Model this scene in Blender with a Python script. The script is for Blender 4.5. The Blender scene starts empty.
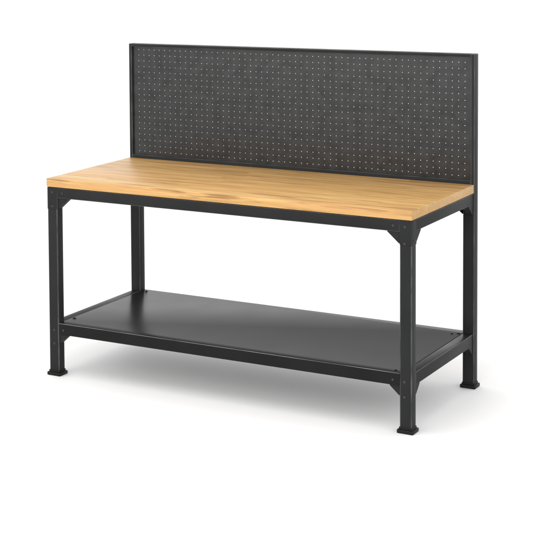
import bpy, bmesh, math, random
from mathutils import Matrix, Vector

random.seed(7)
scene = bpy.context.scene
col = scene.collection

# ------------------------------------------------------------------ camera
YAW, PITCH, ROLL = 0.53373534, -0.06481398, 0.00898091
RM = (Matrix.Rotation(YAW, 3, 'Z') @ Matrix.Rotation(PITCH, 3, 'X') @ Matrix.Rotation(ROLL, 3, 'Y'))
right, fwd, up = RM.col[0].copy(), RM.col[1].copy(), RM.col[2].copy()
cam_data = bpy.data.cameras.new('camera')
cam = bpy.data.objects.new('camera', cam_data)
col.objects.link(cam)
m = Matrix((right, up, -fwd)).transposed().to_4x4()
m.translation = Vector((4.11006, -5.86993, 2.06669))
cam.matrix_world = m
cam_data.sensor_width = 36.0
cam_data.lens = 36.0 * 1596.937 / 533.0
cam_data.shift_x = 98.318 / 533.0
cam_data.shift_y = -244.826 / 533.0
cam_data.clip_end = 500
scene.camera = cam

# ------------------------------------------------------------------ studio light
scene.view_settings.view_transform = 'Standard'
scene.view_settings.look = 'None'
scene.view_settings.exposure = 0.0
scene.view_settings.gamma = 1.0

world = bpy.data.worlds.new('World')
scene.world = world
world.use_nodes = True
wn, wl = world.node_tree.nodes, world.node_tree.links
wn.clear()
w_out = wn.new('ShaderNodeOutputWorld')
w_bg = wn.new('ShaderNodeBackground')
w_tc = wn.new('ShaderNodeTexCoord')
w_sep = wn.new('ShaderNodeSeparateXYZ')
w_mr = wn.new('ShaderNodeMapRange')
w_mr.inputs['From Min'].default_value = 0.0
w_mr.inputs['From Max'].default_value = 0.9
w_mr.inputs['To Min'].default_value = 2.75
w_mr.inputs['To Max'].default_value = 0.75
wl.new(w_tc.outputs['Generated'], w_sep.inputs[0])
wl.new(w_sep.outputs['Z'], w_mr.inputs['Value'])
wl.new(w_mr.outputs[0], w_bg.inputs['Strength'])
w_bg.inputs['Color'].default_value = (1, 1, 1, 1)
wl.new(w_bg.outputs[0], w_out.inputs[0])


def softbox(name, loc, target, sx, sy, power):
    ld = bpy.data.lights.new(name, 'AREA')
    ld.shape = 'RECTANGLE'
    ld.size, ld.size_y, ld.energy = sx, sy, power
    ld.color = (1.0, 0.985, 0.96)
    o = bpy.data.objects.new(name, ld)
    col.objects.link(o)
    o.location = loc
    d = Vector(target) - Vector(loc)
    o.rotation_euler = d.to_track_quat('-Z', 'Y').to_euler()
    return o


softbox('softbox_lamp', (0.7, -0.7, 3.3), (0.9, 0.35, 0.6), 3.6, 3.0, 44)
softbox('softbox_lamp', (0.3, -4.2, 2.2), (0.9, 0.3, 0.2), 5.0, 2.6, 58)


# ------------------------------------------------------------------ materials
def new_mat(name):
    mt = bpy.data.materials.new(name)
    mt.use_nodes = True
    nt = mt.node_tree
    return mt, nt.nodes, nt.links, nt.nodes['Principled BSDF']


def steel(name, base, rough, spec, bump=0.12, mottle=0.25, scale=5.0, detail=3.0, rvar=0.045):
    """satin powder-coated steel: fine orange-peel bump, faint uneven tone"""
    mt, n, l, b = new_mat(name)
    tc = n.new('ShaderNodeTexCoord')
    big = n.new('ShaderNodeTexNoise')
    big.inputs['Scale'].default_value = scale
    big.inputs['Detail'].default_value = detail
    big.inputs['Roughness'].default_value = 0.5
    l.new(tc.outputs['Object'], big.inputs['Vector'])
    ramp = n.new('ShaderNodeMapRange')
    ramp.inputs['From Min'].default_value = 0.3
    ramp.inputs['From Max'].default_value = 0.7
    ramp.inputs['To Min'].default_value = 1 - mottle
    ramp.inputs['To Max'].default_value = 1 + mottle
    l.new(big.outputs['Fac'], ramp.inputs['Value'])
    mul = n.new('ShaderNodeVectorMath')
    mul.operation = 'SCALE'
    mul.inputs[0].default_value = base
    l.new(ramp.outputs[0], mul.inputs['Scale'])
    l.new(mul.outputs[0], b.inputs['Base Color'])
    rr = n.new('ShaderNodeMapRange')
    rr.inputs['From Min'].default_value = 0.3
    rr.inputs['From Max'].default_value = 0.7
    rr.inputs['To Min'].default_value = rough - rvar
    rr.inputs['To Max'].default_value = rough + rvar
    l.new(big.outputs['Fac'], rr.inputs['Value'])
    l.new(rr.outputs[0], b.inputs['Roughness'])
    fine = n.new('ShaderNodeTexNoise')
    fine.inputs['Scale'].default_value = 420.0
    fine.inputs['Detail'].default_value = 2.0
    l.new(tc.outputs['Object'], fine.inputs['Vector'])
    bp = n.new('ShaderNodeBump')
    bp.inputs['Strength'].default_value = bump
    bp.inputs['Distance'].default_value = 0.001
    l.new(fine.outputs['Fac'], bp.inputs['Height'])
    if bump:
        l.new(bp.outputs[0], b.inputs['Normal'])
    b.inputs['Specular IOR Level'].default_value = spec
    return mt


M_STEEL = steel('black_powder_coat', (0.0185, 0.0188, 0.0191), 0.45, 0.05, bump=0.0, mottle=0.12)
M_SHELF = steel('black_sheet_steel', (0.014, 0.0141, 0.0143), 0.30, 0.5, bump=0.0, mottle=0.08, rvar=0.015)
M_SHELF.node_tree.nodes['Principled BSDF'].inputs['IOR'].default_value = 1.08
M_PANEL = steel('black_perforated_sheet', (0.0155, 0.0158, 0.0161), 0.24, 0.40, bump=0.0, mottle=0.30, scale=22.0, detail=6.0)
M_EDGE = steel('painted_edge_highlight', (0.056, 0.0565, 0.057), 0.4, 0.1, bump=0.0, mottle=0.5, scale=11.0)  # edge highlights painted in: lighter coat colour on the steel bevels
M_LIP = steel('painted_lip_highlight', (0.16, 0.16, 0.158), 0.35, 0.3, bump=0.0, mottle=0.8, scale=4.0)  # gleam along the shelf's front lip, put into the colour as pale mottled grey
M_FOOT = steel('black_rubber', (0.008, 0.008, 0.008), 0.5, 0.12)
M_BOLT = steel('dark_zinc', (0.02, 0.02, 0.021), 0.35, 0.5)


def wood():
    mt, n, l, b = new_mat('oak_butcher_block')

    def math_(op, a, c=None, use_clamp=False):
        nd = n.new('ShaderNodeMath')
        nd.operation = op
        nd.use_clamp = use_clamp
        for i, v in enumerate((a, c)):
            if v is None:
                continue
            if isinstance(v, (int, float)):
                nd.inputs[i].default_value = v
            else:
                l.new(v, nd.inputs[i])
        return nd.outputs[0]

    tc = n.new('ShaderNodeTexCoord')
    sep = n.new('ShaderNodeSeparateXYZ')
    l.new(tc.outputs['Object'], sep.inputs[0])
    X, Y, Z = sep.outputs
    row = math_('FLOOR', math_('DIVIDE', math_('ADD', Y, 0.004), 0.0478))
    wn1 = n.new('ShaderNodeTexWhiteNoise')
    wn1.noise_dimensions = '1D'
    l.new(row, wn1.inputs['W'])
    xs = math_('ADD', math_('DIVIDE', X, 2.9), math_('MULTIPLY', wn1.outputs['Value'], 7.3))
    stave = math_('FLOOR', xs)
    comb = n.new('ShaderNodeCombineXYZ')
    l.new(row, comb.inputs[0])
    l.new(stave, comb.inputs[1])
    wn2 = n.new('ShaderNodeTexWhiteNoise')
    wn2.noise_dimensions = '2D'
    l.new(comb.outputs[0], wn2.inputs['Vector'])
    tone = wn2.outputs['Value']
    # grain coordinates: stretched along the stave, shifted for every stave
    off = n.new('ShaderNodeVectorMath')
    off.operation = 'SCALE'
    l.new(wn2.outputs['Color'], off.inputs[0])
    off.inputs['Scale'].default_value = 31.0
    add = n.new('ShaderNodeVectorMath')
    add.operation = 'ADD'
    l.new(tc.outputs['Object'], add.inputs[0])
    l.new(off.outputs[0], add.inputs[1])

    def stretched(sx, sy, sz, detail, rough, dist=0.0):
        mp = n.new('ShaderNodeMapping')
        mp.inputs['Scale'].default_value = (sx, sy, sz)
        l.new(add.outputs[0], mp.inputs['Vector'])
        nz = n.new('ShaderNodeTexNoise')
        nz.inputs['Scale'].default_value = 1.0
        nz.inputs['Detail'].default_value = detail
        nz.inputs['Roughness'].default_value = rough
        nz.inputs['Distortion'].default_value = dist
        l.new(mp.outputs[0], nz.inputs['Vector'])
        return nz.outputs['Fac']

    broad = stretched(1.6, 34, 34, 5, 0.6, 0.5)
    fine = stretched(7, 300, 300, 3, 0.6)
    mid = stretched(4.0, 110, 110, 3, 0.6, 0.4)
    streak = stretched(3.4, 70, 70, 3, 0.55, 0.3)
    v = math_('ADD', math_('MULTIPLY', tone, 0.13), math_('MULTIPLY', broad, 1.0))
    v = math_('ADD', v, math_('MULTIPLY', fine, 0.22))
    v = math_('ADD', v, math_('MULTIPLY', mid, 0.52))
    v = math_('SUBTRACT', v, 0.36)
    ramp = n.new('ShaderNodeValToRGB')
    cr = ramp.color_ramp
    cr.elements[0].position = 0.28
    cr.elements[0].color = (0.29, 0.145, 0.045, 1)
    cr.elements[1].position = 0.85
    cr.elements[1].color = (0.60, 0.395, 0.16, 1)
    e = cr.elements.new(0.56)
    e.color = (0.45, 0.262, 0.089, 1)
    l.new(v, ramp.inputs[0])
    # sparse darker mineral streaks
    st = n.new('ShaderNodeMapRange')
    st.inputs['From Min'].default_value = 0.55
    st.inputs['From Max'].default_value = 0.68
    st.inputs['To Min'].default_value = 0.0
    st.inputs['To Max'].default_value = 0.85
    l.new(streak, st.inputs['Value'])
    mix = n.new('ShaderNodeMix')
    mix.data_type = 'RGBA'
    l.new(st.outputs[0], mix.inputs['Factor'])
    l.new(ramp.outputs[0], mix.inputs[6])
    mix.inputs[7].default_value = (0.205, 0.09, 0.026, 1)
    warm = stretched(1.3, 24, 24, 2, 0.5, 0.4)
    wr = n.new('ShaderNodeMapRange')
    wr.inputs['From Min'].default_value = 0.5
    wr.inputs['From Max'].default_value = 0.68
    wr.inputs['To Min'].default_value = 0.0
    wr.inputs['To Max'].default_value = 0.55
    l.new(warm, wr.inputs['Value'])
    mix2 = n.new('ShaderNodeMix')
    mix2.data_type = 'RGBA'
    l.new(wr.outputs[0], mix2.inputs['Factor'])
    l.new(mix.outputs[2], mix2.inputs[6])
    mix2.inputs[7].default_value = (0.47, 0.235, 0.085, 1)
    # glue lines between the staves
    fr = math_('FRACT', math_('DIVIDE', math_('ADD', Y, 0.004), 0.0478))
    edge = math_('LESS_THAN', math_('ABSOLUTE', math_('SUBTRACT', fr, 0.5)), 0.49)
    fx = math_('FRACT', xs)
    edgex = math_('LESS_THAN', math_('ABSOLUTE', math_('SUBTRACT', fx, 0.5)), 0.499)
    keep = math_('MULTIPLY', edge, edgex)
    sc = math_('ADD', math_('MULTIPLY', keep, 0.09), 0.91)
    # sawn end grain soaks up more oil: darker than the long faces
    nsep = n.new('ShaderNodeSeparateXYZ')
    l.new(tc.outputs['Normal'], nsep.inputs[0])
    endf = math_('GREATER_THAN', math_('ABSOLUTE', nsep.outputs[0]), 0.8)
    sc = math_('MULTIPLY', sc, math_('SUBTRACT', 1.0, math_('MULTIPLY', endf, 0.17)))
    # and its figure is finer and fainter
    plain = n.new('ShaderNodeMix')
    plain.data_type = 'RGBA'
    l.new(math_('MULTIPLY', endf, 0.6), plain.inputs['Factor'])
    l.new(mix2.outputs[2], plain.inputs[6])
    plain.inputs[7].default_value = (0.49, 0.285, 0.105, 1)
    fin = n.new('ShaderNodeVectorMath')
    fin.operation = 'SCALE'
    l.new(plain.outputs[2], fin.inputs[0])
    l.new(sc, fin.inputs['Scale'])
    l.new(fin.outputs[0], b.inputs['Base Color'])
    b.inputs['Roughness'].default_value = 0.5
    b.inputs['Specular IOR Level'].default_value = 0.3
    bp = n.new('ShaderNodeBump')
    bp.inputs['Strength'].default_value = 0.12
    bp.inputs['Distance'].default_value = 0.001
    l.new(fine, bp.inputs['Height'])
    l.new(bp.outputs[0], b.inputs['Normal'])
    return mt


M_WOOD = wood()

M_FLOOR, fn, fl, fb = new_mat('white_studio_floor')
ftc = fn.new('ShaderNodeTexCoord')
fnz = fn.new('ShaderNodeTexNoise')
fnz.inputs['Scale'].default_value = 1.3
fl.new(ftc.outputs['Object'], fnz.inputs['Vector'])
frm = fn.new('ShaderNodeMapRange')
frm.inputs['To Min'].default_value = 0.84
frm.inputs['To Max'].default_value = 0.88
fl.new(fnz.outputs['Fac'], frm.inputs['Value'])
fcmb = fn.new('ShaderNodeCombineColor')
for i in range(3):
    fl.new(frm.outputs[0], fcmb.inputs[i])
fl.new(fcmb.outputs[0], fb.inputs['Base Color'])
fb.inputs['Roughness'].default_value = 0.7
fb.inputs['Specular IOR Level'].default_value = 0.2


# ------------------------------------------------------------------ mesh helpers
def bm_box(bm, x0, x1, y0, y1, z0, z1, bevel=0.0, seg=2):
    vs = [bm.verts.new((x, y, z)) for z in (z0, z1) for y in (y0, y1) for x in (x0, x1)]
    fs = [bm.faces.new([vs[i] for i in q]) for q in
          ((0, 2, 3, 1), (4, 5, 7, 6), (0, 1, 5, 4), (2, 6, 7, 3), (0, 4, 6, 2), (1, 3, 7, 5))]
    if bevel:
        es = list({e for f in fs for e in f.edges})
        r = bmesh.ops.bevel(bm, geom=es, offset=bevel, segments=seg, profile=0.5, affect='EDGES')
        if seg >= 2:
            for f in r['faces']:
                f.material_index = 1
    return vs


def bm_prism(bm, pts, axis, a, c, bevel=0.0):
    """extrude a polygon along an axis ('x': pts are (y,z); 'y': pts are (x,z))"""
    def mk(p, t):
        return (t, p[0], p[1]) if axis == 'x' else (p[0], t, p[1])
    A = [bm.verts.new(mk(p, a)) for p in pts]
    B = [bm.verts.new(mk(p, c)) for p in pts]
    fs = [bm.faces.new(A), bm.faces.new(B[::-1])]
    k = len(pts)
    for i in range(k):
        j = (i + 1) % k
        fs.append(bm.faces.new((A[i], B[i], B[j], A[j])))
    bmesh.ops.recalc_face_normals(bm, faces=fs)
    if bevel:
        es = list({e for f in fs for e in f.edges})
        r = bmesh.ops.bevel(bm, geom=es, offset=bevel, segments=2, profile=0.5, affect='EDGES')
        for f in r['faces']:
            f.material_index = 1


def link(name, bm, mat, parent=None, smooth=True, edge=None):
    me = bpy.data.meshes.new(name)
    bmesh.ops.recalc_face_normals(bm, faces=bm.faces)
    bm.to_mesh(me)
    bm.free()
    me.materials.append(mat)
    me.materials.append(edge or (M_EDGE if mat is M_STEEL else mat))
    if smooth:
        for p in me.polygons:
            p.use_smooth = True
        try:
            me.set_sharp_from_angle(angle=math.radians(35))
        except Exception:
            pass
    o = bpy.data.objects.new(name, me)
    col.objects.link(o)
    if parent is not None:
        o.parent = parent
    return o


def bolt_bm(loc, axis, r=0.0055, h=0.0025):
    """a low domed hex-socket head"""
    bm = bmesh.new()
    prof = [(r, 0.0), (r, h * 0.55), (r * 0.8, h * 0.95), (r * 0.48, h), (r * 0.42, h * 0.35)]
    rings = []
    for rad, z in prof:
        rings.append([bm.verts.new((rad * math.cos(k * math.pi / 8), rad * math.sin(k * math.pi / 8), z))
                      for k in range(16)])
    for a, c in zip(rings, rings[1:]):
        for k in range(16):
            bm.faces.new((a[k], a[(k + 1) % 16], c[(k + 1) % 16], c[k]))
    bm.faces.new(rings[-1])
    d = {'-y': Vector((0, -1, 0)), '+x': Vector((1, 0, 0)), '+z': Vector((0, 0, 1)),
         '-x': Vector((-1, 0, 0)), '+y': Vector((0, 1, 0))}[axis]
    bm.transform(Matrix.Translation(loc) @ d.to_track_quat('Z', 'Y').to_matrix().to_4x4())
    return bm


# ------------------------------------------------------------------ floor
bm = bmesh.new()
bmesh.ops.create_grid(bm, x_segments=8, y_segments=8, size=150)
floor = link('floor', bm, M_FLOOR, smooth=False)
floor['kind'] = 'structure'

# ------------------------------------------------------------------ workbench
W, D, H = 1.7529, 0.7576, 0.900
TT = 0.0371            # tabletop thickness
A, B = 0.0520, 0.0461  # leg section
ZU = H - TT            # underside of tabletop
HB = 0.0495            # apron height
ZR, HR = 0.2418, 0.0517

bench = bpy.data.objects.new('workbench', None)
col.objects.link(bench)
bench.location = (0, 0, 0)
bench['label'] = ('black steel workbench with pale oak top, perforated back panel '
                  'and low metal shelf')
bench['category'] = 'workbench'

# tabletop -------------------------------------------------------------
bm = bmesh.new()
bm_box(bm, -0.003, W + 0.001, -0.0025, D - B - 0.0015, ZU, H, 0.0016, 2)
top = link('tabletop', bm, M_WOOD, bench)
top['label'] = 'oak butcher block tabletop of long glued staves'

# legs with feet and bolts ----------------------------------------------
FOOT_H = 0.019


def leg(x0, y0, ztop, bolts, upright=None):
    bm = bmesh.new()
    zb = FOOT_H - 0.004
    if upright is None:
        bm_box(bm, x0, x0 + A, y0, y0 + B, zb, ztop, 0.0042, 3)
    else:   # rear leg: runs on above the tabletop as a narrower upright
        ua, ub, zt = upright
        if ua > x0:
            poly = [(x0, zb), (x0 + A, zb), (x0 + A, zt), (ua, zt), (ua, ztop), (x0, ztop)]
        else:
            poly = [(x0, zb), (x0 + A, zb), (x0 + A, ztop), (ub, ztop), (ub, zt), (x0, zt)]
        bm_prism(bm, poly, 'y', y0, y0 + B, 0.003)
    lg = link('leg', bm, M_STEEL, bench)
    fbm = bmesh.new()
    e = 0.0095
    # flared cap: low skirt with a narrower collar above
    bm_box(fbm, x0 - e, x0 + A + e, y0 - e, y0 + B + e, 0.0, FOOT_H - 0.003, 0.004, 2)
    bm_box(fbm, x0 - 0.0025, x0 + A + 0.0025, y0 - 0.0025, y0 + B + 0.0025, FOOT_H - 0.006, FOOT_H + 0.006, 0.002, 2)
    link('foot', fbm, M_FOOT, lg)
    for loc, ax in bolts:
        link('bolt', bolt_bm(loc, ax), M_BOLT, lg)
    return lg


PL = 0.0016  # corner plate thickness
XL, XR = -0.004, W - A + 0.003   # rear legs stand a touch wider
leg(0.0, 0.0, ZU - 0.001, [((0.028, 0, 0.209), '-y'), ((0.028, 0, 0.147), '-y')])
leg(W - A, 0.0, ZU - 0.001, [((W - 0.031, 0, 0.209), '-y'), ((W - 0.031, 0, 0.147), '-y')])
HL, HRT = 1.4585, 1.4690        # top of the rear uprights
F = 0.0155                      # upright width above the tabletop
leg(XL, D - B, ZU - 0.001, [], (XL, XL + F, HL))
leg(XR, D - B, ZU - 0.001, [((XR + A, D - B / 2, 0.220), '+x'), ((XR + A, D - B / 2, 0.150), '+x')],
    (XR + A - F - 0.002, XR + A, HRT))

# apron rails under the top ------------------------------------------------
z0, z1 = ZU - HB, ZU - 0.0028
bm = bmesh.new()
bm_box(bm, A + 0.0006, W - A - 0.0006, 0.0012, B - 0.006, z0, z1, 0.002, 2)
fr = link('apron_rail', bm, M_STEEL, bench)
for x in (0.080, W - 0.081):
    link('bolt', bolt_bm((x, 0.0012, 0.8365), '-y', 0.005), M_BOLT, fr)
bm = bmesh.new()
bm_box(bm, XL + A + 0.0006, XR - 0.0006, D - B + 0.004, D - 0.002, z0, z1, 0.002, 2)
link('apron_rail', bm, M_STEEL, bench)
for xa, xb in ((0.0012, A - 0.006), (W - A + 0.006, W - 0.0012)):
    bm = bmesh.new()
    bm_box(bm, xa, xb, B + 0.0006, D - B - 0.0006, z0, z1, 0.002, 2)
    link('apron_rail', bm, M_STEEL, bench)

# lower rails ---------------------------------------------------------------
zl0, zl1 = ZR - HR, ZR
SH = 0.0022  # shelf sheet
bm = bmesh.new()
bm_box(bm, A + 0.0006, W - A - 0.0006, 0.0030, B - 0.006, zl0, zl1 - SH - 0.0004, 0.002, 2)
lr = link('shelf_rail', bm, M_STEEL, bench)
bm = bmesh.new()
bm_box(bm, XL + A + 0.0006, XR - 0.0006, D - B + 0.006, D - 0.003, zl0, zl1 - SH - 0.0004, 0.002, 2)
link('shelf_rail', bm, M_STEEL, bench)
for xa, xb in ((0.0012, A - 0.008), (W - A + 0.006, W - 0.0012)):
    bm = bmesh.new()
    bm_box(bm, xa, xb, B + 0.0006, D - B - 0.0006, zl0, zl1, 0.0022, 2)
    # ledge that carries the edge of the shelf sheet
    la, lb = (xb - 0.002, xb + 0.014) if xa < 1 else (xa - 0.014, xa + 0.002)
    bm_box(bm, la, lb, B + 0.0012, D - B - 0.0012, zl1 - 0.012, zl1 - SH - 0.0005)
    link('shelf_rail', bm, M_STEEL, bench)

# shelf: a folded sheet, its front lip turned down over the rail ---------------
bm = bmesh.new()
SX0, SX1 = A - 0.0045, W - A + 0.0035
# sheet with notches for the four legs: laid as one polygon, extruded
pts = [(A + 0.0008, 0.0012), (W - A - 0.0008, 0.0012), (W - A - 0.0008, B + 0.0012), (SX1, B + 0.0012),
       (SX1, D - B - 0.0012), (XR - 0.0008, D - B - 0.0012), (XR - 0.0008, D - 0.001),
       (XL + A + 0.0008, D - 0.001), (XL + A + 0.0008, D - B - 0.0012), (SX0, D - B - 0.0012),
       (SX0, B + 0.0012), (A + 0.0008, B + 0.0012)]
lo = [bm.verts.new((x, y, ZR - SH)) for x, y in pts]
hi = [bm.verts.new((x, y, ZR)) for x, y in pts]
bm.faces.new(lo[::-1])
bm.faces.new(hi)
for i in range(len(pts)):
    j = (i + 1) % len(pts)
    bm.faces.new((lo[i], lo[j], hi[j], hi[i]))
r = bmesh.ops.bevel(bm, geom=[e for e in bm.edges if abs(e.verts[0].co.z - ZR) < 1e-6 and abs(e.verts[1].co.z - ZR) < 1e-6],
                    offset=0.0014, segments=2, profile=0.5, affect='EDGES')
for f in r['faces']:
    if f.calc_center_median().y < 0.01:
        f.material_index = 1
bm_box(bm, A + 0.0008, W - A - 0.0008, 0.0012, 0.0029, zl0 + 0.001, ZR - SH - 0.0002, 0.0)
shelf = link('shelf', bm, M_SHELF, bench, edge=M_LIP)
for x, y, r in ((0.0625, 0.112, 0.0085), (0.036, 0.080, 0.004), (0.0765, 0.722, 0.0065),
                (1.693, 0.694, 0.0085), (1.668, 0.676, 0.006), (1.670, 0.036, 0.006)):
    if y < 0.09 and x < 0.05:
        continue
    link('bolt', bolt_bm((x, y, ZR), '+z', r, 0.003), M_FOOT, shelf)
for x in (0.076, W - 0.082):
    link('bolt', bolt_bm((x, 0.0012, 0.2115), '-y', 0.005), M_BOLT, lr)


# corner gussets ------------------------------------------------------------
def gusset(face, s, corner, along, zt, h, run, flange, parent=bench):
    """folded corner gusset: a cut-off triangle with a flange turned back along its slope.
    face 'y': lies in the XZ plane at y=along, root x=corner, running s*run
    face 'x': lies in the YZ plane at x=along, root y=corner"""
    bm = bmesh.new()
    zt = zt + 0.002
    tip = 0.006
    p = [(0, zt), (run, zt), (run, zt - tip), (tip, zt - h), (0, zt - h)]
    poly = [(corner + s * q[0], q[1]) for q in p]
    ax = 'y' if face == 'y' else 'x'
    depth = flange
    sgn = 1 if depth > 0 else -1
    bm_prism(bm, poly, ax, along, along + sgn * 0.003)
    # flange along the slope
    nx, nz = h - tip - tip, run - tip
    L = math.hypot(nx, nz)
    nx, nz = -nx / L * 0.003, nz / L * 0.003
    q = [(run, zt - tip), (tip, zt - h), (tip + nx, zt - h + nz), (run + nx, zt - tip + nz)]
    bm_prism(bm, [(corner + s * a, c) for a, c in q], ax, along + sgn * 0.0031, along + depth)
    return link('gusset', bm, M_STEEL, parent)


for zt, h, run in ((z0, 0.050, 0.056), (zl0, 0.041, 0.045)):
    fl_ = 0.027
    gusset('y', 1, A, 0.007, zt, h, run, fl_)
    gusset('y', -1, W - A, 0.007, zt, h, run, fl_)
    gusset('y', 1, XL + A, D - 0.008, zt, h, run, -fl_)
    gusset('y', -1, XR, D - 0.008, zt, h, run, -fl_)
    gusset('x', 1, B, 0.004, zt, h, run, fl_)
    gusset('x', -1, D - B, 0.004, zt, h, run, fl_)
    gr = gusset('x', 1, B, W - 0.0025, zt, h, run, -fl_)
    gusset('x', -1, D - B, W - 0.0025, zt, h, run, -fl_)

# corner plates bolted over the tops of the front legs -----------------------
for x0, bolts in ((0.0, ((0.028, 0.839), (0.0275, 0.7755))),
                  (W - A, ((W - 0.029, 0.8355), (W - 0.0305, 0.767)))):
    bm = bmesh.new()
    bm_box(bm, x0 + 0.0005, x0 + A - 0.0004, -PL, 0.0004, z0 - 0.052, ZU - 0.0012, 0.0006, 1)
    pl = link('corner_plate', bm, M_STEEL, bench)
    for x, z in bolts:
        link('bolt', bolt_bm((x, -PL, z), '-y', 0.0052), M_BOLT, pl)
bm = bmesh.new()
bm_box(bm, W - 0.0004, W + PL, 0.0045, B - 0.0005, z0 - 0.052, ZU - 0.0012, 0.0006, 1)
pl = link('corner_plate', bm, M_STEEL, bench)
link('bolt', bolt_bm((W + PL, 0.026, 0.779), '+x', 0.005), M_BOLT, pl)

# back panel frame ------------------------------------------------------------
YF = D - B


def zt_at(x):
    return HL + (HRT - HL) * x / W


bm = bmesh.new()
xa, xb = XL + F + 0.0003, XR + A - F - 0.002 - 0.0003
bm_prism(bm, [(xa, zt_at(xa) - F), (xb, zt_at(xb) - F), (xb, zt_at(xb) - 0.0004), (xa, zt_at(xa) - 0.0004)],
         'y', YF + 0.0006, D - 0.0016, 0.0016)
bm_prism(bm, [(xa, ZU + 0.001), (xb, ZU + 0.001), (xb, H + 0.0165), (xa, H + 0.0165)],
         'y', YF + 0.0006, D - 0.0016, 0.0016)
frame = link('panel_frame', bm, M_STEEL, bench)

# perforated sheet: real round holes in a rolled steel sheet --------------------
NX, NZ = 58, 19
hx = [0.0445 + (1.7070 - 0.0445) * i / (NX - 1) for i in range(NX)]
hz = [0.9335 + (1.4300 - 0.9335) * j / (NZ - 1) for j in range(NZ)]
PX0, PX1 = xa - 0.004, xb + 0.004
PZ0 = H + 0.0125
ex = [PX0] + [(a + c) / 2 for a, c in zip(hx, hx[1:])] + [PX1]
ez = [PZ0] + [(a + c) / 2 for a, c in zip(hz, hz[1:])] + [1.4545]
Y0, Y1 = YF + 0.0135, YF + 0.0148
HOLE = 0.00175
bm = bmesh.new()
cache = {}


def vert(x, y, z):
    k = (round(x, 5), round(y, 5), round(z, 5))
    if k not in cache:
        cache[k] = bm.verts.new((x, y, z))
    return cache[k]


for i in range(NX):
    for j in range(NZ):
        xl, xr, zl, zh = ex[i], ex[i + 1], ez[j], ez[j + 1]
        cx, cz = hx[i], hz[j]
        if j == NZ - 1:     # follow the frame's top member
            zh_l, zh_r = zt_at(xl) - F + 0.004, zt_at(xr) - F + 0.004
        else:
            zh_l = zh_r = zh
        outer = [(xr, cz), (xr, zh_r), (cx, (zh_l + zh_r) / 2), (xl, zh_l), (xl, cz), (xl, zl), (cx, zl), (xr, zl)]
        inner = [(cx + HOLE * math.cos(k * math.pi / 4), cz + HOLE * math.sin(k * math.pi / 4)) for k in range(8)]
        of = [vert(x, Y0, z) for x, z in outer]
        ob = [vert(x, Y1, z) for x, z in outer]
        nf = [vert(x, Y0, z) for x, z in inner]
        nb = [vert(x, Y1, z) for x, z in inner]
        for k in range(8):
            q = (k + 1) % 8
            bm.faces.new((of[k], nf[k], nf[q], of[q]))
            bm.faces.new((ob[q], nb[q], nb[k], ob[k]))
            bm.faces.new((nf[k], nb[k], nb[q], nf[q]))
panel = link('pegboard', bm, M_PANEL, frame, smooth=False)
